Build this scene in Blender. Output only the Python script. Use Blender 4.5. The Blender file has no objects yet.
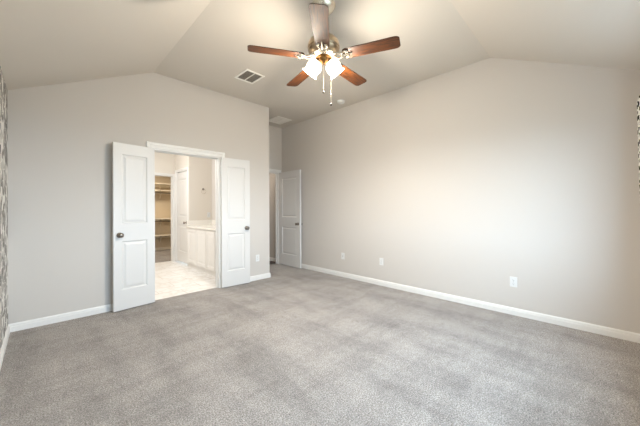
import bpy, bmesh, math, random
from mathutils import Vector, Matrix

random.seed(4)
C = bpy.context.scene.collection
S = bpy.context.scene
PI = math.pi

# ------------------------------------------------------------------ camera
TH, ROLL = 0.7863, -0.0031
R0 = Vector((math.cos(TH), -math.sin(TH), 0)); F0 = Vector((math.sin(TH), math.cos(TH), 0)); U0 = Vector((0, 0, 1))
Rc = R0 * math.cos(ROLL) + U0 * math.sin(ROLL); Uc = U0 * math.cos(ROLL) - R0 * math.sin(ROLL)
cd = bpy.data.cameras.new('camera'); cam = bpy.data.objects.new('camera', cd); C.objects.link(cam)
cd.sensor_width = 36; cd.lens = 277.683 / 640 * 36; cd.shift_y = -4.07 / 640; cd.clip_start = 0.01
M = Matrix.Identity(4)
for i in range(3):
    M[i][0] = Rc[i]; M[i][1] = Uc[i]; M[i][2] = -F0[i]
M[2][3] = 1.225
cam.matrix_world = M
S.camera = cam

# ------------------------------------------------------------------ world, daylight, exposure
w = bpy.data.worlds.new('sky'); S.world = w; w.use_nodes = True
bg = w.node_tree.nodes['Background']
bg.inputs[0].default_value = (0.54, 0.77, 1.0, 1); bg.inputs[1].default_value = 15.0
S.view_settings.view_transform = 'Standard'; S.view_settings.look = 'None'
S.view_settings.gamma = 1; S.view_settings.use_curve_mapping = False
S.view_settings.exposure = 0.2


def area(name, loc, rot, sx, sy, power, col=(1, 1, 1), portal=False):
    l = bpy.data.lights.new(name, 'AREA'); l.shape = 'RECTANGLE'; l.size = sx; l.size_y = sy
    l.energy = power; l.color = col
    o = bpy.data.objects.new(name, l); C.objects.link(o); o.location = loc; o.rotation_euler = rot
    if portal: l.cycles.is_portal = True
    return o


WX0, WX1, WZ0, WZ1 = 0.55, 2.95, 0.75, 2.12      # bedroom window in the wall behind the camera
area('window_portal', ((WX0 + WX1) / 2, -0.50, (WZ0 + WZ1) / 2), (PI / 2, 0, 0), WX1 - WX0, WZ1 - WZ0, 1, portal=True)
area('bathroom_fill', (0.85, 5.5, 2.35), (0, -0.75, 0), 0.7, 1.6, 35, (1.0, 0.99, 0.975))  # added fill light below the ceiling, tilted towards the linen door
area('closet_fill', (2.0, 8.2, 2.36), (0, 0, 0), 0.5, 0.5, 24, (1.0, 0.9, 0.74))  # added fill to brighten the closet, no fixture behind it
area('hall_fill', (3.3, 5.8, 2.66), (0, 0, 0), 0.3, 0.3, 7, (1.0, 0.88, 0.75))  # weak added fill for the hall, source unseen

# ------------------------------------------------------------------ materials


def lin(r, g, b):
    f = lambda v: (v / 255 / 12.92) if v / 255 <= 0.04045 else ((v / 255 + 0.055) / 1.055) ** 2.4
    return (f(r), f(g), f(b), 1)


class NT:
    def __init__(s, name):
        s.m = bpy.data.materials.new(name); s.m.use_nodes = True
        s.t = s.m.node_tree; s.b = s.t.nodes['Principled BSDF']
    def n(s, kind, **kw):
        x = s.t.nodes.new('ShaderNode' + kind)
        for k, v in kw.items():
            if k.startswith('i_'):
                key = k[2:].replace('_', ' ')
                x.inputs[key].default_value = v
            else: setattr(x, k, v)
        return x
    def l(s, a, b): s.t.links.new(a, b)
    def set(s, **kw):
        for k, v in kw.items(): s.b.inputs[k.replace('_', ' ')].default_value = v
        return s
    def ramp(s, fac, stops):
        r = s.n('ValToRGB'); e = r.color_ramp.elements
        while len(e) < len(stops): e.new(0.5)
        for q, (p, c) in zip(e, stops): q.position = p; q.color = c
        s.l(fac, r.inputs[0]); return r.outputs[0]
    def coord(s, out='Object', scale=(1, 1, 1), rot=(0, 0, 0)):
        c = s.n('TexCoord'); m = s.n('Mapping')
        m.inputs['Scale'].default_value = scale; m.inputs['Rotation'].default_value = rot
        s.l(c.outputs[out], m.inputs[0]); return m.outputs[0]
    def noise(s, vec, scale, detail=4, rough=0.5):
        x = s.n('TexNoise'); x.inputs['Scale'].default_value = scale; x.inputs['Detail'].default_value = detail
        x.inputs['Roughness'].default_value = rough; s.l(vec, x.inputs['Vector']); return x.outputs[0]
    def bump(s, h, strength, dist=0.01):
        b = s.n('Bump'); b.inputs['Strength'].default_value = strength; b.inputs['Distance'].default_value = dist
        s.l(h, b.inputs['Height']); s.l(b.outputs[0], s.b.inputs['Normal'])
    def mix(s, f, a, b, mode='MIX'):
        x = s.n('Mix'); x.data_type = 'RGBA'; x.blend_type = mode
        for i, v in ((0, f), (6, a), (7, b)):
            if hasattr(v, 'links'): s.l(v, x.inputs[i])
            else: x.inputs[i].default_value = v
        return x.outputs[2]


def paint(name, col, rough=0.85, bump=0.08, scale=260):
    t = NT(name).set(Base_Color=col, Roughness=rough)
    if bump: t.bump(t.noise(t.coord(), scale, 3), bump, 0.004)
    return t.m


M_WALL = paint('wall_paint', lin(205, 199, 192))
M_CEIL = paint('ceiling_paint', lin(214, 207, 197), bump=0.12, scale=160)
M_TRIM = paint('trim_paint', lin(231, 229, 225), 0.4, 0)
M_DOOR = paint('door_paint', lin(216, 214, 211), 0.42, 0)
M_BATHW = paint('bath_paint', lin(224, 217, 206))
M_CLOSET = paint('closet_paint', lin(206, 190, 165))
M_CAB = paint('cabinet_paint', lin(236, 233, 228), 0.4, 0)
M_PLATE = paint('plate_plastic', lin(224, 224, 222), 0.35, 0)
M_SLOT = paint('dark_slot', lin(45, 43, 42), 0.6, 0)
M_VENT = paint('vent_enamel', lin(246, 243, 236), 0.5, 0)
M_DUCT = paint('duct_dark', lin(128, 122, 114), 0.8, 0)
M_SHELF = paint('shelf_paint', lin(232, 222, 204), 0.55, 0)
M_NICKEL = NT('brushed_nickel').set(Base_Color=lin(186, 166, 140), Metallic=1.0, Roughness=0.3).m
M_CHROME = NT('polished_nickel').set(Base_Color=lin(232, 222, 204), Metallic=0.85, Roughness=0.26).m
M_KNOB = NT('door_knob_metal').set(Base_Color=lin(140, 132, 124), Metallic=1.0, Roughness=0.28).m
M_BRASS = NT('antique_brass').set(Base_Color=lin(150, 110, 66), Metallic=1.0, Roughness=0.35).m
M_DARKKNOB = NT('dark_wood_bead').set(Base_Color=lin(40, 28, 22), Roughness=0.3).m
M_CHAIN = NT('chain_metal').set(Base_Color=lin(225, 215, 198), Metallic=0.6, Roughness=0.35).m

# carpet: cut pile seen as fine speckle, brushed patches, a few worn lanes
t = NT('carpet'); v = t.coord()
sp = t.noise(v, 112, 5, 0.85); mid = t.noise(t.coord(scale=(1, 1, 1)), 22, 4, 0.6)
br = t.noise(t.coord(scale=(1.7, 0.50, 1), rot=(0, 0, 0.55)), 1.9, 6, 0.62)
br2 = t.noise(t.coord(scale=(0.5, 2.6, 1), rot=(0, 0, -0.25)), 1.7, 5, 0.6)
c1 = t.ramp(sp, [(0.36, lin(84, 78, 73)), (0.5, lin(159, 151, 144)), (0.64, lin(220, 211, 203))])
c2 = t.mix(0.75, c1, t.ramp(mid, [(0.3, (0.74, 0.73, 0.72, 1)), (0.7, (1.05, 1.05, 1.05, 1))]), 'MULTIPLY')
c3 = t.mix(0.8, c2, t.ramp(br, [(0.38, (0.74, 0.73, 0.72, 1)), (0.47, (0.93, 0.93, 0.93, 1)), (0.51, (1.0, 1.0, 1.0, 1)), (0.60, (1.12, 1.12, 1.12, 1))]), 'MULTIPLY')
c4 = t.mix(0.6, c3, t.ramp(br2, [(0.44, (0.84, 0.83, 0.82, 1)), (0.52, (1.03, 1.03, 1.03, 1))]), 'MULTIPLY')
for (px_, py_), rr in (((2.075, 0.712), 0.095), ((2.618, 1.517), 0.07)):      # crushed spots where furniture feet stood
    dn = t.n('VectorMath'); dn.operation = 'DISTANCE'; t.l(v, dn.inputs[0]); dn.inputs[1].default_value = (px_, py_, 0)
    c4 = t.mix(0.55, c4, t.ramp(dn.outputs['Value'], [(rr * 0.75, (0.72, 0.71, 0.70, 1)), (rr, (0.84, 0.83, 0.82, 1)), (rr * 1.15, (1.0, 1.0, 1.0, 1))]), 'MULTIPLY')
t.l(c4, t.b.inputs['Base Color']); t.set(Roughness=1.0, Sheen_Weight=0.25, Sheen_Roughness=0.5)
t.b.inputs['Specular IOR Level'].default_value = 0.05
t.bump(t.noise(v, 150, 4, 0.7), 0.8, 0.012)
M_CARPET = t.m

# marble-look bathroom tile
t = NT('bath_tile'); v = t.coord(rot=(0, 0, 0))
bk = t.n('TexBrick'); bk.offset = 0.5
bk.inputs['Scale'].default_value = 1.0; bk.inputs['Brick Width'].default_value = 0.6; bk.inputs['Row Height'].default_value = 0.3
bk.inputs['Mortar Size'].default_value = 0.004
bk.inputs['Color1'].default_value = lin(240, 238, 235); bk.inputs['Color2'].default_value = lin(235, 232, 228); bk.inputs['Mortar'].default_value = lin(196, 188, 178)
t.l(v, bk.inputs['Vector'])
ve = t.noise(v, 3.0, 8, 0.65)
c = t.mix(0.6, bk.outputs[0], t.ramp(ve, [(0.45, (1, 1, 1, 1)), (0.5, lin(228, 222, 214)), (0.55, (1, 1, 1, 1))]), 'MULTIPLY')
t.l(c, t.b.inputs['Base Color']); t.set(Roughness=0.3)
M_TILE = t.m

# walnut fan blade (grain runs along local x)
t = NT('walnut_blade'); v = t.coord('Object', (2.0, 26, 26))
g = t.noise(v, 3.2, 7, 0.62)
c = t.ramp(g, [(0.30, lin(22, 10, 3)), (0.47, lin(66, 34, 10)), (0.60, lin(98, 53, 16)), (0.74, lin(34, 16, 5))])
t.l(c, t.b.inputs['Base Color']); t.set(Roughness=0.48); t.b.inputs['Specular IOR Level'].default_value = 0.42
M_WOOD = t.m

# dark wood floor of the hall
t = NT('hall_wood'); v = t.coord('Object', (12, 1.2, 1))
c = t.ramp(t.noise(v, 3, 5), [(0.3, lin(52, 38, 30)), (0.7, lin(84, 62, 48))])
t.l(c, t.b.inputs['Base Color']); t.set(Roughness=0.4); M_HALLF = t.m

# leaf-print wallpaper: pointed leaf cells in greys and white
t = NT('leaf_wallpaper'); v = t.coord('Object', (1, 9, 8), (0.5, 0, 0))
vo = t.n('TexVoronoi'); vo.inputs['Scale'].default_value = 1.6; vo.inputs['Randomness'].default_value = 0.75; t.l(v, vo.inputs['Vector'])
sepc = t.n('SeparateColor'); t.l(vo.outputs['Color'], sepc.inputs[0])
col = t.ramp(sepc.outputs[0], [(0.0, lin(128, 124, 118)), (0.33, lin(166, 162, 155)), (0.55, lin(226, 224, 218)), (0.75, lin(104, 100, 95)), (1.0, lin(190, 184, 174))])
for e in t.t.nodes:
    if e.bl_idname == 'ShaderNodeValToRGB': e.color_ramp.interpolation = 'CONSTANT'
v2 = t.n('TexVoronoi'); v2.feature = 'DISTANCE_TO_EDGE'; v2.inputs['Scale'].default_value = 1.6; v2.inputs['Randomness'].default_value = 0.75; t.l(v, v2.inputs['Vector'])
edge = t.ramp(v2.outputs['Distance'], [(0.03, (0, 0, 0, 1)), (0.06, (1, 1, 1, 1))])
t.l(t.mix(edge, lin(228, 225, 218), col), t.b.inputs['Base Color']); t.set(Roughness=0.7)
M_PAPER = t.m

# curtain cloth: off-white with rows of short black brush marks
t = NT('curtain_print'); v = t.coord('UV', (1, 1, 1))
bk = t.n('TexBrick'); bk.offset = 0.5; bk.inputs['Scale'].default_value = 1
bk.inputs['Brick Width'].default_value = 0.045; bk.inputs['Row Height'].default_value = 0.05; bk.inputs['Mortar Size'].default_value = 0.009
bk.inputs['Color1'].default_value = lin(24, 23, 24); bk.inputs['Color2'].default_value = lin(30, 29, 30); bk.inputs['Mortar'].default_value = lin(232, 228, 220)
wv = t.n('VectorMath'); wv.operation = 'MULTIPLY_ADD'
nz = t.n('TexNoise'); nz.inputs['Scale'].default_value = 14; t.l(v, nz.inputs['Vector'])
wv.inputs[1].default_value = (0.05, 0.05, 0); t.l(nz.outputs['Color'], wv.inputs[0]); t.l(v, wv.inputs[2])
t.l(wv.outputs[0], bk.inputs['Vector']); t.l(bk.outputs[0], t.b.inputs['Base Color']); t.set(Roughness=0.9)
M_CURT = t.m

# frosted glass lamp shade, lit by its bulb
t = NT('frosted_shade'); t.set(Base_Color=(0.95, 0.93, 0.88, 1), Roughness=0.35)
t.set(Emission_Color=(1.0, 0.89, 0.74, 1), Emission_Strength=4.5); M_SHADE = t.m
t = NT('bulb_glow'); t.set(Emission_Color=(1.0, 0.85, 0.6, 1), Emission_Strength=15.0); M_BULB = t.m

t = NT('window_glass'); tr = t.n('BsdfTransparent'); gl = t.n('BsdfGlossy'); gl.inputs['Roughness'].default_value = 0.02
mx = t.n('MixShader'); mx.inputs[0].default_value = 0.05; t.l(tr.outputs[0], mx.inputs[1]); t.l(gl.outputs[0], mx.inputs[2])
t.l(mx.outputs[0], t.t.nodes['Material Output'].inputs['Surface']); M_GLASS = t.m
t = NT('mirror'); t.set(Base_Color=(0.9, 0.9, 0.88, 1), Metallic=1.0, Roughness=0.02); M_MIRROR = t.m
M_COUNTER = NT('cultured_marble').set(Base_Color=lin(240, 236, 228), Roughness=0.2).m
t = NT('ground_bounce'); t.l(t.ramp(t.noise(t.coord(), 3, 5), [(0.3, lin(120, 114, 104)), (0.7, lin(146, 140, 128))]), t.b.inputs['Base Color']); t.set(Roughness=1.0); M_GROUND = t.m

# ------------------------------------------------------------------ mesh helpers


def BM(): return bmesh.new()


def box(bm, x0, x1, y0, y1, z0, z1, bev=0.0, seg=2):
    r = bmesh.ops.create_cube(bm, size=1)
    vs = r['verts']
    for q in vs:
        q.co = Vector(((x0 + x1) / 2 + q.co.x * (x1 - x0), (y0 + y1) / 2 + q.co.y * (y1 - y0), (z0 + z1) / 2 + q.co.z * (z1 - z0)))
    if bev > 0:
        es = list({e for q in vs for e in q.link_edges})
        bmesh.ops.bevel(bm, geom=es, offset=bev, segments=seg, affect='EDGES', profile=0.5)


def prism(bm, pts, axis, a, b):
    """polygon pts (u, v) extruded along an axis from a to b; axis 'x': (y,z), 'y': (x,z), 'z': (x,y)"""
    mk = {'x': lambda u, v, w: (w, u, v), 'y': lambda u, v, w: (u, w, v), 'z': lambda u, v, w: (u, v, w)}[axis]
    A = [bm.verts.new(mk(u, v, a)) for u, v in pts]; B = [bm.verts.new(mk(u, v, b)) for u, v in pts]
    n = len(pts)
    bm.faces.new(A); bm.faces.new(B[::-1])
    for i in range(n):
        bm.faces.new((A[i], B[i], B[(i + 1) % n], A[(i + 1) % n]))


def lathe(bm, prof, seg=32, mat=None, caps=True):
    """profile of (r, z) turned about z, then placed by mat"""
    mat = mat or Matrix.Identity(4)
    rings = []
    for r, z in prof:
        if r < 1e-6: rings.append([bm.verts.new(mat @ Vector((0, 0, z)))])
        else: rings.append([bm.verts.new(mat @ Vector((r * math.cos(2 * PI * i / seg), r * math.sin(2 * PI * i / seg), z))) for i in range(seg)])
    for a, b in zip(rings, rings[1:]):
        for i in range(seg):
            j = (i + 1) % seg
            if len(a) == 1 and len(b) == 1: continue
            if len(a) == 1: bm.faces.new((a[0], b[j], b[i]))
            elif len(b) == 1: bm.faces.new((a[i], a[j], b[0]))
            else: bm.faces.new((a[i], a[j], b[j], b[i]))
    if caps:
        if len(rings[0]) > 1: bm.faces.new(rings[0][::-1])
        if len(rings[-1]) > 1: bm.faces.new(rings[-1])


def tube(bm, pts, rad, seg=10):
    pts = [Vector(p) for p in pts]; rings = []
    for i, p in enumerate(pts):
        d = (pts[min(i + 1, len(pts) - 1)] - pts[max(i - 1, 0)]).normalized()
        up = Vector((0, 0, 1)) if abs(d.z) < 0.95 else Vector((1, 0, 0))
        a = d.cross(up).normalized(); b = d.cross(a)
        r = rad[i] if isinstance(rad, (list, tuple)) else rad
        rings.append([bm.verts.new(p + (a * math.cos(2 * PI * k / seg) + b * math.sin(2 * PI * k / seg)) * r) for k in range(seg)])
    for a, b in zip(rings, rings[1:]):
        for k in range(seg):
            bm.faces.new((a[k], a[(k + 1) % seg], b[(k + 1) % seg], b[k]))
    bm.faces.new(rings[0][::-1]); bm.faces.new(rings[-1])


def obj(name, bm, mat, parent=None, smooth=False, loc=None, mats=None):
    bmesh.ops.recalc_face_normals(bm, faces=bm.faces)
    me = bpy.data.meshes.new(name); bm.to_mesh(me); bm.free()
    for m in (mats or [mat]): me.materials.append(m)
    if smooth:
        for p in me.polygons: p.use_smooth = True
        me.set_sharp_from_angle(angle=math.radians(40))
    o = bpy.data.objects.new(name, me); C.objects.link(o)
    if loc: o.location = loc
    if parent: o.parent = parent
    return o


def tag(o, label=None, cat=None, group=None, kind=None):
    for k, v in (('label', label), ('category', cat), ('group', group), ('kind', kind)):
        if v: o[k] = v
    return o


def thing(name, label, cat, loc=(0, 0, 0), rz=0, group=None):
    o = bpy.data.objects.new(name, None); C.objects.link(o); o.location = loc; o.rotation_euler = (0, 0, rz)
    return tag(o, label, cat, group)


def struct(name, bm, mat, label, cat, mats=None):
    return tag(obj(name, bm, mat, mats=mats), label, cat, None, 'structure')


def copy_tree(o, parent=None):
    c = o.copy(); C.objects.link(c)
    if parent: c.parent = parent
    for ch in o.children: copy_tree(ch, c)
    return c


# ------------------------------------------------------------------ setting: bedroom shell
LX, RX, BY, FY, H = -0.24, 3.833, -0.31, 4.1675, 3.0474      # room faces
KL, KB, SL = 1.05, 0.91, 0.485                                # where the ceiling slopes start, and their pitch
AX, AY = 2.886, 5.04                                          # entry alcove
zl = H - SL * (KL - LX); zb = H - SL * (KB - BY); xh = KL - (KB - BY)
T = 0.12

bm = BM(); box(bm, LX - T, RX, BY - T, 4.22, -0.1, 0); box(bm, AX, RX, 4.22, 5.10, -0.1, 0)
struct('floor', bm, M_CARPET, 'grey-beige cut pile carpet over the bedroom floor', 'carpet')

bm = BM()
vv = lambda x, y: bm.verts.new((x, y, H - SL * max(0, KL - x, KB - y)))
P = {k: vv(*q) for k, q in dict(a=(KL, KB), b=(RX, KB), c=(RX, AY), d=(AX, AY), e=(AX, FY), f=(KL, FY), g=(LX, FY), h=(LX, BY), i=(xh, BY), j=(RX, BY)).items()}
for f in ('abcdef', 'afghi', 'aijb'): bm.faces.new([P[k] for k in f])
r = bmesh.ops.extrude_face_region(bm, geom=list(bm.faces))
for q in r['geom']:
    if isinstance(q, bmesh.types.BMVert): q.co.z += 0.1
struct('ceiling', bm, M_CEIL, 'pale vaulted bedroom ceiling sloping down to two walls', 'ceiling')

DX0, DX1, DZ = 1.05, 1.955, 2.03           # bathroom doorway
bm = BM()
prism(bm, [(LX, 0), (DX0, 0), (DX0, H), (KL, H), (LX, zl)] if KL < DX0 else [(LX, 0), (DX0, 0), (DX0, H), (LX, zl)], 'y', FY, FY + T)
box(bm, DX0, DX1, FY, FY + T, DZ, H); box(bm, DX1, AX, FY, FY + T, 0, H)
struct('wall_far', bm, M_WALL, 'gabled greige wall with the open bathroom doorway', 'wall')
bm = BM(); prism(bm, [(BY, 0), (AY + T, 0), (AY + T, H), (KB, H), (BY, zb)], 'x', RX, RX + T)
struct('wall_right', bm, M_WALL, 'long greige wall with three outlets low down', 'wall')
bm = BM(); prism(bm, [(BY, 0), (FY + T, 0), (FY + T, zl), (BY, zl)], 'x', LX - T, LX)
struct('wall_left', bm, M_PAPER, 'narrow strip of leaf-print wallpapered wall at the photo edge', 'wall')
bm = BM()
box(bm, LX - T, WX0, BY - T, BY, 0, zl); box(bm, WX1, RX + T, BY - T, BY, 0, zb)
box(bm, WX0, WX1, BY - T, BY, 0, WZ0); box(bm, WX0, WX1, BY - T, BY, WZ1, zb)
struct('wall_back', bm, M_WALL, 'greige window wall beside the camera', 'wall')

EX0, EX1, EZ = 2.965, 3.745, 2.04          # entry doorway in the alcove
bm = BM(); box(bm, AX, EX0, AY, AY + T, 0, H); box(bm, EX0, EX1, AY, AY + T, EZ, H); box(bm, EX1, RX, AY, AY + T, 0, H)
struct('wall_alcove', bm, M_WALL, 'narrow wall above the open entry door in the alcove', 'wall')
bm = BM(); box(bm, 2.73, AX, FY + T, 6.6, 0, H)
struct('wall_partition', bm, M_WALL, 'partition wall between bathroom and entry alcove', 'wall')

# hall beyond the entry door
bm = BM(); box(bm, AX, RX + T, 5.10, 6.72, -0.1, -0.004)
struct('hall_floor', bm, M_HALLF, 'dark wood hall floor beyond the entry door', 'floor')
bm = BM(); box(bm, RX, RX + T, AY + T, 6.6, 0, 2.7); box(bm, AX, RX + T, 6.6, 6.72, 0, 2.7)
struct('wall_hall', bm, M_WALL, 'greige hall wall seen through the entry doorway', 'wall')
bm = BM(); box(bm, AX, RX + T, AY + T, 6.72, 2.7, 2.8)
struct('ceiling_hall', bm, M_CEIL, 'hall ceiling beyond the entry door', 'ceiling')

# bathroom and closet
CY = 7.07
bm = BM(); box(bm, 0.3, 2.73, 4.22, CY + 0.1, -0.1, 0)
struct('bath_floor', bm, M_TILE, 'pale marble-look tile floor in the bathroom', 'floor')
LNX, LNY = 2.23, 6.20                      # linen closet block
bm = BM(); box(bm, 0.18, 0.3, FY + T, CY + T, 0, 2.7)
struct('wall_bath_left', bm, M_BATHW, 'bathroom wall hidden behind the left door', 'wall')
CX0, CX1, CZ = 1.40, 2.178, 2.01
bm = BM(); box(bm, 0.3, CX0, CY, CY + T, 0, 2.7); box(bm, CX0, CX1, CY, CY + T, CZ, 2.7); box(bm, CX1, 3.3, CY, CY + T, 0, 2.7)
struct('wall_bath_far', bm, M_BATHW, 'cream bathroom wall around the closet opening', 'wall')
NY0, NY1, NZ = 6.275, 6.985, 2.085
bm = BM()
box(bm, LNX, LNX + 0.1, LNY, NY0, 0, 2.7); box(bm, LNX, LNX + 0.1, NY1, CY, 0, 2.7); box(bm, LNX, LNX + 0.1, NY0, NY1, NZ, 2.7)
box(bm, LNX + 0.1, 2.73, LNY, LNY + 0.1, 0, 2.7)
struct('wall_linen', bm, M_BATHW, 'beige bathroom wall above the white vanity', 'wall')
bm = BM(); box(bm, 0.18, 2.73, FY + T, CY + T, 2.7, 2.8)
struct('ceiling_bath', bm, M_CEIL, 'bathroom ceiling above the doorway', 'ceiling')
bm = BM(); box(bm, 0.9, 3.3, CY + 0.1, 9.32, -0.1, 0)
struct('closet_floor', bm, M_CARPET, 'carpet inside the walk-in closet', 'carpet')
bm = BM(); box(bm, 0.9, 3.3, 9.3, 9.42, 0, 2.4); box(bm, 0.78, 0.9, CY + T, 9.3, 0, 2.4); box(bm, 3.3, 3.42, CY + T, 9.3, 0, 2.4)
struct('wall_closet', bm, M_CLOSET, 'tan walls of the walk-in closet', 'wall')
bm = BM(); box(bm, 0.78, 3.42, CY + T, 9.42, 2.4, 2.5)
struct('ceiling_closet', bm, M_CEIL, 'ceiling of the walk-in closet', 'ceiling')

# unseen ground outside the window, its tone set for bounced daylight
bm = BM(); box(bm, -30, 30, -40, BY - 0.6, -0.4, -0.3)
struct('ground', bm, M_GROUND, 'unseen ground outside the bedroom window', 'ground')

# ------------------------------------------------------------------ baseboards


def base_profile(h=0.083, d=0.014):
    return [(0, 0), (d, 0), (d, h * 0.62), (d * 0.72, h * 0.66), (d * 0.72, h * 0.80), (d * 0.42, h * 0.93), (0, h)]


def baseboard(name, p, q, nrm, mat, label, h=0.083):
    """from p to q along a wall, standing out along nrm (all xy)"""
    bm = BM(); p = Vector((*p, 0)); q = Vector((*q, 0)); nrm = Vector((*nrm, 0))
    A = [bm.verts.new(p + nrm * u + Vector((0, 0, v))) for u, v in base_profile(h)]
    B = [bm.verts.new(q + nrm * u + Vector((0, 0, v))) for u, v in base_profile(h)]
    n = len(A); bm.faces.new(A); bm.faces.new(B[::-1])
    for i in range(n): bm.faces.new((A[i], B[i], B[(i + 1) % n], A[(i + 1) % n]))
    return struct(name, bm, mat, label, 'baseboard')


CW = 0.085
baseboard('baseboard_far', (LX, FY), (DX0 - CW, FY), (0, -1), M_TRIM, 'white baseboard left of the bathroom doors')
baseboard('baseboard_far_end', (DX1 + CW, FY), (AX + 0.014, FY), (0, -1), M_TRIM, 'short white baseboard right of the bathroom doors')
baseboard('baseboard_return', (AX, FY - 0.0), (AX, AY), (1, 0), M_TRIM, 'white baseboard round the wall end into the alcove')
baseboard('baseboard_right', (RX, BY), (RX, AY), (-1, 0), M_TRIM, 'long white baseboard under the three outlets')
baseboard('baseboard_left', (LX, BY), (LX, FY), (1, 0), M_TRIM, 'white baseboard under the leaf wallpaper')
baseboard('baseboard_back', (LX, BY), (RX, BY), (0, 1), M_TRIM, 'white baseboard under the bedroom window')
baseboard('baseboard_hall', (RX, AY + T), (RX, 6.6), (-1, 0), M_TRIM, 'white hall baseboard seen past the entry door')
baseboard('baseboard_closet', (0.9, 9.3), (3.3, 9.3), (0, -1), M_SHELF, 'baseboard at the back of the closet')
baseboard('baseboard_linen', (LNX, NY1 + 0.056), (LNX, CY), (-1, 0), M_TRIM, 'short baseboard in the bathroom corner')

# ------------------------------------------------------------------ door casings (stepped profile, mitred)


def casing(name, u0, u1, z1, wdt, place, mat, label, jamb=None):
    """trim round an opening; place(u, n, z) maps along-wall, out-of-wall, up to the world"""
    bm = BM()
    prof = [(0, 0), (0, 0.010), (0.012, 0.014), (wdt * 0.5, 0.011), (wdt * 0.62, 0.018), (wdt - 0.008, 0.019), (wdt, 0.012), (wdt, 0)]
    paths = []
    for o, d in prof:
        paths.append([bm.verts.new(place(u0 - o, d, 0)), bm.verts.new(place(u0 - o, d, z1 + o)), bm.verts.new(place(u1 + o, d, z1 + o)), bm.verts.new(place(u1 + o, d, 0))])
    n = len(prof)
    for i in range(n):
        a, b = paths[i], paths[(i + 1) % n]
        for k in range(3): bm.faces.new((a[k], a[k + 1], b[k + 1], b[k]))
    bm.faces.new([p[0] for p in paths]); bm.faces.new([p[3] for p in paths][::-1])
    if jamb:                                   # jamb lining and stop inside the wall thickness
        dpt, th = jamb

        def jb(ua, ub, za, zb_, n0=0.001, n1=-dpt):
            vs = [bm.verts.new(place(u, nn, z)) for u in (ua, ub) for nn in (n0, n1) for z in (za, zb_)]
            for f in ((0, 1, 3, 2), (4, 6, 7, 5), (0, 4, 5, 1), (2, 3, 7, 6), (0, 2, 6, 4), (1, 5, 7, 3)): bm.faces.new([vs[k] for k in f])
        jb(u0, u0 + th, 0, z1); jb(u1 - th, u1, 0, z1); jb(u0 + th, u1 - th, z1 - th, z1)
        jb(u0 + th, u0 + th + .01, 0, z1 - th, -dpt * .45, -dpt * .8); jb(u1 - th - .01, u1 - th, 0, z1 - th, -dpt * .45, -dpt * .8)
        jb(u0 + th + .01, u1 - th - .01, z1 - th - .01, z1 - th, -dpt * .45, -dpt * .8)
    return struct(name, bm, mat, label, 'door trim')


casing('trim_1', DX0, DX1, DZ, CW, lambda u, n, z: (u, FY - n, z), M_TRIM, 'white casing around the bathroom doorway', (T, 0.012))
casing('trim_2', EX0, EX1, EZ, 0.06, lambda u, n, z: (u, AY - n, z), M_TRIM, 'white casing around the entry doorway in the alcove', (T, 0.012))
casing('trim_3', CX0, CX1, CZ, 0.050, lambda u, n, z: (u, CY - n, z), M_TRIM, 'white casing around the walk-in closet opening', (T, 0.006))
casing('trim_4', NY0, NY1, NZ, 0.055, lambda u, n, z: (LNX - n, u, z), M_TRIM, 'white casing around the closed bathroom closet door', (0.1, 0.008))

# ------------------------------------------------------------------ doors: moulded two-panel leaves


def leaf_mesh(wd, ht, th, stile, zs):
    """leaf along +x, thickness 0..th along +y, both faces with two raised panels; zs = [(z0, z1), ...]"""
    bm = BM()
    xs = [0, stile, wd - stile, wd]
    zb_ = [0]
    for a, b in zs: zb_ += [a, b]
    zb_.append(ht)
    for y, s in ((0, 1), (th, -1)):
        cut = {}
        for i, x in enumerate(xs):
            for k, z in enumerate(zb_): cut[i, k] = bm.verts.new((x, y, z))
        for i in range(3):
            for k in range(len(zb_) - 1):
                q = [cut[i, k], cut[i + 1, k], cut[i + 1, k + 1], cut[i, k + 1]]
                if i == 1 and k % 2 == 1:
                    a, b, c, d = xs[1], xs[2], zb_[k], zb_[k + 1]
                    prev = q
                    for ins, dep in ((0.006, 0.004), (0.012, 0.011), (0.024, 0.011), (0.046, 0.003)):
                        ring = [bm.verts.new((px, y + s * dep, pz)) for px, pz in ((a + ins, c + ins), (b - ins, c + ins), (b - ins, d - ins), (a + ins, d - ins))]
                        for m in range(4): bm.faces.new((prev[m], prev[(m + 1) % 4], ring[(m + 1) % 4], ring[m]))
                        prev = ring
                    bm.faces.new(prev)
                else: bm.faces.new(q)
    bm.verts.ensure_lookup_table()
    box_edges = [((0, 0), (wd, 0)), ((0, ht), (wd, ht))]
    n = len(zb_)
    per = 4 * n
    # rim faces joining the two sides
    def find(x, y, z): return min(bm.verts, key=lambda q: (q.co - Vector((x, y, z))).length_squared)
    loop = [(x, 0.0) for x in xs] + [(wd, z) for z in zb_[1:]] + [(x, ht) for x in xs[-2::-1]] + [(0, z) for z in zb_[-2:0:-1]]
    L0 = [find(x, 0, z) for x, z in loop]; L1 = [find(x, th, z) for x, z in loop]
    for i in range(len(loop)):
        j = (i + 1) % len(loop); bm.faces.new((L0[i], L0[j], L1[j], L1[i]))
    return bm


def knob_parts(door, x, z, th, sides=(0, 1)):
    for sd in sides:
        y, s = (0, -1) if sd == 0 else (th, 1)
        mt = Matrix.Translation((x, y, z)) @ Matrix.Rotation(PI / 2 if s < 0 else -PI / 2, 4, 'X')
        bm = BM()
        lathe(bm, [(0.032, 0), (0.032, 0.004), (0.027, 0.010), (0.012, 0.013), (0.011, 0.030), (0.018, 0.036), (0.027, 0.046), (0.029, 0.055), (0.024, 0.064), (0.012, 0.069), (0, 0.070)], 24, mt)
        tag(obj('door_knob', bm, M_KNOB, door, True), 'brushed metal door knob')


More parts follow.
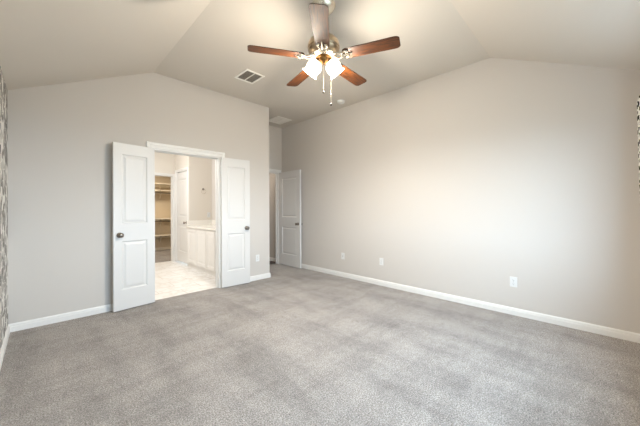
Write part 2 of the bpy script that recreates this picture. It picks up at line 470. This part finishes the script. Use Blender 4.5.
def hinges(door, zs, th):
    for z in zs:
        bm = BM(); lathe(bm, [(0.006, -0.045), (0.006, 0.045)], 10, Matrix.Translation((-0.003, th / 2 + th / 2, z)))
        box(bm, -0.004, 0.0, 0.003, th - 0.002, z - 0.043, z + 0.043)
        obj('hinge', bm, M_DOOR, door)


def door(name, wd, ht, loc, ang, label, knob_x, stile=0.095, zs=((0.24, 0.83), (1.04, 1.885)), th=0.035, hinge=True, hz=(0.2, 1.0, 1.82), sides=(0, 1)):
    o = obj(name, leaf_mesh(wd, ht, th, stile, zs), M_DOOR, loc=loc)
    o.rotation_euler = (0, 0, ang)
    tag(o, label, 'door', None, 'structure')
    knob_parts(o, knob_x, 0.905, th, sides)
    if hinge: hinges(o, hz, th)
    return o


def bath_leaf(name, hinge_xy, free_xy, label, flip):
    h = Vector(hinge_xy); f = Vector(free_xy); d = f - h
    ang = math.atan2(d.y, d.x)
    if flip:                                   # keep local +y pointing to the wall
        o = door(name, d.length, 2.015, (f.x, f.y, 0.012), math.atan2(-d.y, -d.x), label, 0.062, 0.085, hinge=False)
        for z in (0.2, 1.0, 1.82):
            bm = BM(); lathe(bm, [(0.006, z - 0.045), (0.006, z + 0.045)], 10, Matrix.Translation((d.length + 0.002, 0.03, 0))); obj('hinge', bm, M_DOOR, o)
    else:
        o = door(name, d.length, 2.015, (h.x, h.y, 0.012), ang, label, d.length - 0.062, 0.085)
    return o


bath_leaf('door_1', (1.045, 4.108), (0.597, 4.045), 'left white two-panel bathroom door, folded back against the wall', True)
bath_leaf('door_2', (1.962, 4.100), (2.432, 4.066), 'right white two-panel bathroom door, folded back beside the outlet', False)
# entry door: hinged at the alcove back wall, standing open along the right wall
d = Vector((3.715, 4.285)) - Vector((3.735, 5.015))
door('door_3', d.length, 2.02, (3.735, 5.015, 0.012), math.atan2(d.y, d.x), 'white two-panel entry door standing open in the alcove', d.length - 0.062, 0.11)
door('door_4', NY1 - NY0 - 0.024, NZ - 0.045, (LNX + 0.012, NY1 - 0.012, 0.026), -PI / 2, 'closed white two-panel door at the back of the bathroom', NY1 - NY0 - 0.11, 0.1, sides=(0,)).data.materials[0] = M_TRIM

# ------------------------------------------------------------------ window behind the camera
bm = BM()
fy0, fy1 = BY - 0.10, BY - 0.05
for a, b, c, e in ((WX0, WX1, WZ0, WZ0 + .05), (WX0, WX1, WZ1 - .05, WZ1), (WX0, WX0 + .05, WZ0, WZ1), (WX1 - .05, WX1, WZ0, WZ1)):
    box(bm, a, b, fy0, fy1, c, e)
for k in (1, 2): box(bm, WX0 + (WX1 - WX0) * k / 3 - .03, WX0 + (WX1 - WX0) * k / 3 + .03, fy0, fy1, WZ0 + .05, WZ1 - .05)
win = struct('window_1', bm, M_TRIM, 'white framed bedroom window beside the camera', 'window')
for k in range(3):
    bm = BM(); a = WX0 + (WX1 - WX0) * k / 3; box(bm, a + .04, a + (WX1 - WX0) / 3 - .04, fy0 + .022, fy0 + .028, WZ0 + .05, WZ1 - .05)
    obj('pane', bm, M_GLASS, win)
bm = BM(); box(bm, WX0 - .04, WX1 + .04, BY - .05, BY + .03, WZ0 - .025, WZ0); obj('window_sill', bm, M_TRIM, win)

# curtain hanging on a rod at the window's right end
def curtain_mesh(x0, x1, z0, z1, folds):
    bm = BM(); uvl = bm.loops.layers.uv.new('UVMap'); nu, nv = folds * 10, 40
    g = {}; arc = 0
    us = []
    for i in range(nu + 1):
        s = i / nu; us.append(s * (x1 - x0) * 2.2)
        for k in range(nv + 1):
            tt = k / nv; z = z1 + (z0 - z1) * tt
            amp = 0.020 + 0.003 * math.sin(3 * s + 2 * tt)
            ctr = BY + 0.056 - 0.024 * min(1, tt * 1.6)
            x = x0 + (x1 - x0) * s + 0.012 * math.sin(tt * 5 + s * 9) * tt
            y = max(BY + 0.006, ctr + amp * math.sin(2 * PI * folds * s + 0.5 * math.sin(3 * tt + s * 4)))
            g[i, k] = bm.verts.new((x, y, z))
    for i in range(nu):
        for k in range(nv):
            f = bm.faces.new((g[i, k], g[i + 1, k], g[i + 1, k + 1], g[i, k + 1]))
            for lp, (a, b) in zip(f.loops, ((i, k), (i + 1, k), (i + 1, k + 1), (i, k + 1))):
                lp[uvl].uv = (us[a], (z1 - z0) * b / nv)
    return bm


cu = thing('curtain', 'black and white printed curtain at the right photo edge', 'curtain', (0, 0, 0))
o = obj('curtain_cloth', curtain_mesh(3.28, 3.5, 0.03, 2.10, 3), M_CURT, cu, True)
md = o.modifiers.new('thickness', 'SOLIDIFY'); md.thickness = 0.003; md.offset = 0
bm = BM(); tube(bm, [(0.5, BY + .044, 2.115), (3.5, BY + .044, 2.115)], 0.009, 12)
rod = tag(obj('curtain_rod', bm, M_NICKEL, None, True), 'metal curtain rod over the bedroom window', 'curtain rod')
for x in (0.6, 2.0, 3.45):
    bm = BM(); box(bm, x - .008, x + .008, BY, BY + .042, 2.107, 2.123); obj('rod_bracket', bm, M_NICKEL, rod)

# ------------------------------------------------------------------ ceiling fan
FX, FYc, ZB = 1.785, 1.729, 2.57
fan = thing('ceiling_fan', 'five-blade wooden ceiling fan with two lit glass shades', 'ceiling fan', (FX, FYc, H))
zz = lambda z: z - H
bm = BM(); lathe(bm, [(0.104, 0), (0.108, -0.010), (0.102, -0.022), (0.086, -0.045), (0.052, -0.066), (0.022, -0.076), (0.016, -0.078)], 40)
obj('canopy', bm, M_CHROME, fan, True)
bm = BM(); lathe(bm, [(0.0125, -0.070), (0.0125, zz(2.78))], 16); obj('downrod', bm, M_NICKEL, fan, True)
bm = BM(); lathe(bm, [(0.020, zz(2.800)), (0.028, zz(2.790)), (0.034, zz(2.765)), (0.070, zz(2.758)), (0.108, zz(2.742)), (0.134, zz(2.712)), (0.143, zz(2.680)), (0.143, zz(2.660)), (0.136, zz(2.652)), (0.140, zz(2.638)), (0.124, zz(2.615)), (0.090, zz(2.600))], 48)
obj('motor_housing', bm, M_NICKEL, fan, True)
bm = BM(); lathe(bm, [(0.098, zz(2.606)), (0.110, zz(2.600)), (0.110, zz(2.588)), (0.085, zz(2.580)), (0.060, zz(2.576))], 40)
fl = obj('flywheel', bm, M_CHROME, fan, True)


def blade_bm(L0, L1):
    bm = BM(); out = []
    W0, W1, th = 0.060, 0.068, 0.0055
    for x, hw in ((L0, 0.045), (L0 + 0.006, 0.054), (L0 + 0.020, W0)): out.append((x, hw))
    for k in range(1, 8): out.append((L0 + 0.02 + (L1 - 0.05 - L0 - 0.02) * k / 7, W0 + (W1 - W0) * k / 7))
    for a in (20, 40, 60, 75, 88): out.append((L1 - 0.04 + 0.04 * math.sin(math.radians(a)), W1 - 0.03 + 0.03 * math.cos(math.radians(a))))
    pts = [(x, hw) for x, hw in out] + [(x, -hw) for x, hw in out[::-1]]
    prism(bm, pts, 'z', 0, th)
    return bm


def iron_bm(side=1):
    """curled bracket: two scroll arms and a three-lobed plate under the blade root"""
    bm = BM()
    for s in (-1, 1):
        tube(bm, [(0.085, s * 0.012, 0.016), (0.105, s * 0.030, 0.010), (0.130, s * 0.036, 0.000), (0.155, s * 0.026, -0.005), (0.172, s * 0.010, -0.006)], [0.008, 0.009, 0.009, 0.008, 0.007], 8)
        tube(bm, [(0.168, s * 0.008, -0.006), (0.182, s * 0.030, -0.005), (0.205, s * 0.042, -0.004), (0.224, s * 0.034, -0.004), (0.226, s * 0.020, -0.004)], [0.008, 0.009, 0.009, 0.008, 0.006], 8)
    tube(bm, [(0.165, 0, -0.006), (0.200, 0, -0.005), (0.250, 0, -0.004), (0.262, 0, -0.003)], [0.010, 0.010, 0.008, 0.004], 8)
    for x, y in ((0.212, 0.030), (0.212, -0.030), (0.246, 0.0)):
        lathe(bm, [(0, -0.011), (0.007, -0.009), (0.009, -0.004), (0.009, 0.0)], 10, Matrix.Translation((x, y, 0)))
    return bm


proto = None
for k in range(5):
    a = math.radians(-22 + 72 * k) - TH
    if proto is None:
        b = obj('blade', blade_bm(0.185, 0.66), M_WOOD, fan)
        i = obj('blade_iron', iron_bm(), M_CHROME, b, True)
        proto = b
    else: b = copy_tree(proto, fan)
    b.location = (0, 0, zz(ZB))
    b.rotation_euler = (Matrix.Rotation(a, 3, 'Z') @ Matrix.Rotation(math.radians(-9), 3, 'X')).to_euler()

bm = BM(); lathe(bm, [(0.070, zz(2.598)), (0.072, zz(2.585)), (0.064, zz(2.572)), (0.046, zz(2.566)), (0.042, zz(2.552)), (0.036, zz(2.538)), (0.018, zz(2.530)), (0.009, zz(2.515)), (0, zz(2.512))], 36)
kit = obj('switch_housing', bm, M_BRASS, fan, True)
RW = R0                                        # shades stand left and right as the photo shows them
for s in (-1, 1):
    dirw = RW * (s * 0.92) + F0 * 0.39
    side = Vector((-dirw.y, dirw.x, 0))
    tilt = math.radians(40)
    neck = Vector((0, 0, zz(2.566))) + dirw * 0.050
    ax = (dirw * math.sin(tilt) + Vector((0, 0, -1)) * math.cos(tilt)).normalized()
    px = side; py = ax.cross(px)
    mt = Matrix((( px.x, py.x, ax.x, neck.x), (px.y, py.y, ax.y, neck.y), (px.z, py.z, ax.z, neck.z), (0, 0, 0, 1)))
    bm = BM(); tube(bm, [(0, 0, zz(2.566)), tuple(Vector((0, 0, zz(2.568))) + dirw * 0.02), tuple(neck)], 0.010, 10)
    lathe(bm, [(0.022, -0.012), (0.030, -0.004), (0.031, 0.014), (0.026, 0.016)], 24, mt)
    obj('lamp_arm', bm, M_BRASS, fan, True)
    bm = BM()
    pr = [(0.029, 0.010), (0.038, 0.018), (0.057, 0.032), (0.067, 0.052), (0.069, 0.074), (0.064, 0.096), (0.061, 0.112), (0.065, 0.126), (0.077, 0.140)]
    inner = [(r - 0.004, z) for r, z in pr[::-1]]
    lathe(bm, pr + inner, 40, mt, caps=False)
    sh = tag(obj('lamp_shade', bm, M_SHADE, fan, True), 'frosted bell glass shade, lit')
    bm = BM(); lathe(bm, [(0.012, 0.0), (0.013, 0.022), (0.024, 0.045), (0.028, 0.062), (0.022, 0.080), (0.010, 0.089), (0, 0.090)], 20, mt)
    obj('bulb', bm, M_BULB, sh, True)
    l = bpy.data.lights.new('fan_bulb_light', 'POINT'); l.energy = 40; l.color = (1.0, 0.89, 0.74); l.shadow_soft_size = 0.05
    lo = bpy.data.objects.new('fan_bulb_light', l); C.objects.link(lo); lo.location = Vector((FX, FYc, H)) + neck + ax * 0.17
    l2 = bpy.data.lights.new('fan_bulb_beam', 'SPOT'); l2.energy = 52; l2.color = (1.0, 0.89, 0.74); l2.shadow_soft_size = 0.05; l2.spot_size = math.radians(172); l2.spot_blend = 0.6
    lo2 = bpy.data.objects.new('fan_bulb_beam', l2); C.objects.link(lo2); lo2.location = lo.location

for off, zend in ((-0.002, 2.262), (0.064, 2.152)):
    p = RW * off * 1.0 - F0 * 0.02
    bm = BM(); tube(bm, [(p.x, p.y, zz(2.54)), (p.x, p.y, zz(zend))], 0.0010, 6)
    ch = obj('pull_chain', bm, M_CHAIN, fan)
    bm = BM(); lathe(bm, [(0, -0.013), (0.007, -0.010), (0.0095, -0.002), (0.008, 0.006), (0.004, 0.011), (0.002, 0.013)], 14, Matrix.Translation((p.x, p.y, zz(zend))))
    obj('chain_bead', bm, M_DARKKNOB, ch, True)

# ------------------------------------------------------------------ ceiling vents and smoke detector


def vent(name, label, cx, cy, sx, sy, fields, slat_n, dark, sl=(0.30, -0.0085)):
    o = thing(name, label, 'ceiling vent', (cx, cy, H), 0)
    fr = 0.028
    bm = BM()
    def rail(a, b, c, e): box(bm, a, b, c, e, -0.010, 0.0, 0.003, 1)
    rail(-sx / 2, sx / 2, -sy / 2, -sy / 2 + fr); rail(-sx / 2, sx / 2, sy / 2 - fr, sy / 2)
    rail(-sx / 2, -sx / 2 + fr, -sy / 2 + fr, sy / 2 - fr); rail(sx / 2 - fr, sx / 2, -sy / 2 + fr, sy / 2 - fr)
    for k in range(1, fields):
        x = -sx / 2 + fr + (sx - 2 * fr) * k / fields; rail(x - .007, x + .007, -sy / 2 + fr, sy / 2 - fr)
    obj('frame', bm, M_VENT, o)
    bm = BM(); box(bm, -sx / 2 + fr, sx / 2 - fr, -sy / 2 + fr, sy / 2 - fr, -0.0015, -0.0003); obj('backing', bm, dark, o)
    wdt = (sx - 2 * fr) / fields
    for f in range(fields):
        x0 = -sx / 2 + fr + wdt * f
        bm = BM()
        for k in range(slat_n):
            y = -sy / 2 + fr + (sy - 2 * fr) * (k + .5) / slat_n
            h2 = (sy - 2 * fr) / slat_n * sl[0]
            vs = [bm.verts.new((x, y + u * h2, z)) for x in (x0 + .004, x0 + wdt - .004) for u, z in ((-1, sl[1]), (1, -0.002), (1.15, -0.003), (-0.85, sl[1] - 0.001))]
            for q in ((0, 1, 2, 3), (7, 6, 5, 4), (0, 4, 5, 1), (1, 5, 6, 2), (2, 6, 7, 3), (3, 7, 4, 0)): bm.faces.new([vs[i] for i in q])
        obj('louvers', bm, M_VENT if dark is M_VENT else M_GREYSLAT, o)
    return o


M_GREYSLAT = paint('vent_slat_grey', lin(172, 166, 156), 0.6, 0)
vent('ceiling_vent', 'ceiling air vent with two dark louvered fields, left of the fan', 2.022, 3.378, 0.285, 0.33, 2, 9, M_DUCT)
vent('ceiling_vent', 'white ceiling vent over the entry alcove', 3.44, 4.61, 0.36, 0.40, 2, 12, M_VENT, (0.46, -0.0030))

sd = thing('smoke_detector', 'round white smoke detector on the ceiling near the right wall', 'smoke detector', (3.575, 3.06, H))
bm = BM(); lathe(bm, [(0.066, 0), (0.068, -0.006), (0.066, -0.012)], 36); obj('mounting_base', bm, M_PLATE, sd, True)
bm = BM(); lathe(bm, [(0.062, -0.012), (0.063, -0.024), (0.055, -0.036), (0.030, -0.041), (0, -0.042)], 36); obj('cover', bm, M_PLATE, sd, True)
bm = BM(); lathe(bm, [(0.012, -0.040), (0.011, -0.044), (0, -0.045)], 16, Matrix.Translation((0.02, 0, 0))); obj('test_button', bm, M_VENT, sd, True)

# ------------------------------------------------------------------ outlets


def outlet(label, loc, rz, kind='duplex', group='white wall outlets'):
    o = thing('wall_outlet', label, 'wall outlet', loc, rz, group)      # plate in local x-z, front towards -y
    bm = BM(); box(bm, -0.036, 0.036, -0.006, 0, -0.058, 0.058, 0.0025, 2); obj('cover_plate', bm, M_PLATE, o)
    if kind == 'duplex':
        for z in (-0.021, 0.021):
            bm = BM(); prism(bm, [(0.0165 * math.cos(a) if abs(math.cos(a)) < .9 else 0.0155 * math.copysign(1, math.cos(a)), z + 0.0145 * max(-.85, min(.85, math.sin(a)))) for a in [2 * PI * k / 20 for k in range(20)]], 'y', -0.0085, -0.005)
            f = obj('socket', bm, M_PLATE, o)
            bm = BM(); box(bm, -0.0075, -0.0055, -0.0090, -0.0082, z - .001, z + .008); box(bm, 0.0055, 0.0075, -0.0090, -0.0082, z - .001, z + .007); box(bm, -0.0025, 0.0025, -0.0090, -0.0082, z - .010, z - .005)
            obj('slots', bm, M_SLOT, f)
        bm = BM(); lathe(bm, [(0.0035, 0), (0.003, 0.0015), (0, 0.0018)], 10, Matrix.Translation((0, -0.006, 0)) @ Matrix.Rotation(PI / 2, 4, 'X')); obj('screw', bm, M_KNOB, o)
    else:
        bm = BM(); lathe(bm, [(0.0075, 0), (0.0075, 0.004), (0.005, 0.005), (0.005, 0.010), (0, 0.010)], 14, Matrix.Translation((0, -0.006, 0)) @ Matrix.Rotation(PI / 2, 4, 'X')); obj('coax_jack', bm, M_KNOB, o)
        for z in (-0.042, 0.042):
            bm = BM(); lathe(bm, [(0.0035, 0), (0.003, 0.0015), (0, 0.0018)], 10, Matrix.Translation((0, -0.006, z)) @ Matrix.Rotation(PI / 2, 4, 'X')); obj('screw', bm, M_PLATE, o)
    return o


RZ = -PI / 2      # facing -x
outlet('white wall outlet low on the right wall, nearest the entry door', (RX, 3.244, 0.375), RZ, 'jack')
outlet('white wall outlet, middle of the three low on the right wall', (RX, 2.441, 0.381), RZ)
outlet('white wall outlet low on the right wall, farthest from the entry door', (RX, 0.683, 0.379), RZ)
outlet('white wall outlet beside the right bathroom door', (2.638, FY, 0.378), 0)
outlet('white wall outlet above the bathroom vanity counter', (2.66, LNY, 1.10), 0)

# ------------------------------------------------------------------ bathroom things
V0, V1, VX = 4.31, 6.20, 2.19                 # vanity along the partition wall
van = thing('bathroom_vanity', 'white bathroom vanity cabinet with tall panelled doors', 'cabinet', (VX, V0, 0))
bm = BM(); box(bm, 0, 0.535, 0.0, V1 - V0 - 0.003, 0.09, 0.838); box(bm, 0.03, 0.535, 0, V1 - V0 - 0.003, 0, 0.09)
obj('body', bm, M_CAB, van)
edges = [0.06, 0.50, 0.885, 1.36, 1.83]
for k in range(4):
    a, b = edges[k] + 0.008, edges[k + 1] - 0.018
    bm = leaf_mesh(b - a, 0.70, 0.018, 0.055, ((0.055, 0.645),))
    o = obj('cabinet_door', bm, M_CAB, van); o.location = (-0.0005, a, 0.115); o.rotation_euler = (0, 0, PI / 2)
bm = BM(); box(bm, VX - 0.028, 2.73, V0, V1 - 0.001, 0.84, 0.876, 0.006, 2)
ct = tag(obj('countertop', bm, M_COUNTER), 'cream stone countertop on the bathroom vanity', 'countertop')
bm = BM(); box(bm, VX - 0.01, 2.715, V1 - 0.02, V1 - 0.001, 0.876, 0.985, 0.003, 1); box(bm, 2.712, 2.73, V0, V1 - 0.02, 0.876, 0.985, 0.003, 1)
obj('backsplash', bm, M_COUNTER, ct)

tr_ = thing('towel_ring', 'small metal towel ring on the wall above the vanity', 'towel ring', (2.535, LNY, 1.67))
bm = BM(); lathe(bm, [(0.024, 0), (0.024, 0.006), (0.012, 0.012), (0.009, 0.040), (0, 0.042)], 20, Matrix.Rotation(PI / 2, 4, 'X')); obj('mount', bm, M_KNOB, tr_, True)
bm = BM(); tube(bm, [(0.05 * math.sin(2 * PI * k / 28), -0.034, -0.05 + 0.05 * math.cos(2 * PI * k / 28)) for k in range(29)], 0.0028, 8); obj('ring', bm, M_CHROME, tr_, True)

# closet shelving
def shelf(label, z, y0, br=0.24):
    o = tag(obj('closet_shelf', (lambda b: (box(b, 0.9, 3.3, y0, 9.3, z - 0.022, z, 0.002, 1), b)[1])(BM()), M_SHELF), label, 'shelf', 'closet shelves')
    bm = BM(); box(bm, 0.9, 3.3, 9.28, 9.3, z - 0.105, z - 0.022); obj('cleat', bm, M_SHELF, o)
    for x in (1.7, 2.5):
        bm = BM(); prism(bm, [(9.28, z - 0.022), (y0 + 0.12, z - 0.022), (y0 + 0.12, z - 0.04), (9.262, z - br), (9.28, z - br)], 'x', x - 0.008, x + 0.008); obj('bracket', bm, M_SHELF, o)
    return o


shelf('highest closet shelf, near the top of the closet opening', 1.99, 8.98, 0.15)
shelf('closet shelf second from the top, above the hanging gap', 1.79, 8.96)
shelf('closet shelf at waist height, third from the top', 0.96, 8.96)
shelf('lowest closet shelf, above the closet baseboard', 0.47, 8.96)
for z, lb in ((1.71, 'upper closet hanging rod under the second shelf'), (0.880, 'lower closet hanging rod under the waist-high shelf')):
    bm = BM(); tube(bm, [(0.9, 9.03, z), (3.3, 9.03, z)], 0.016, 14)
    tag(obj('closet_rod', bm, M_KNOB, None, True), lb, 'closet rod')
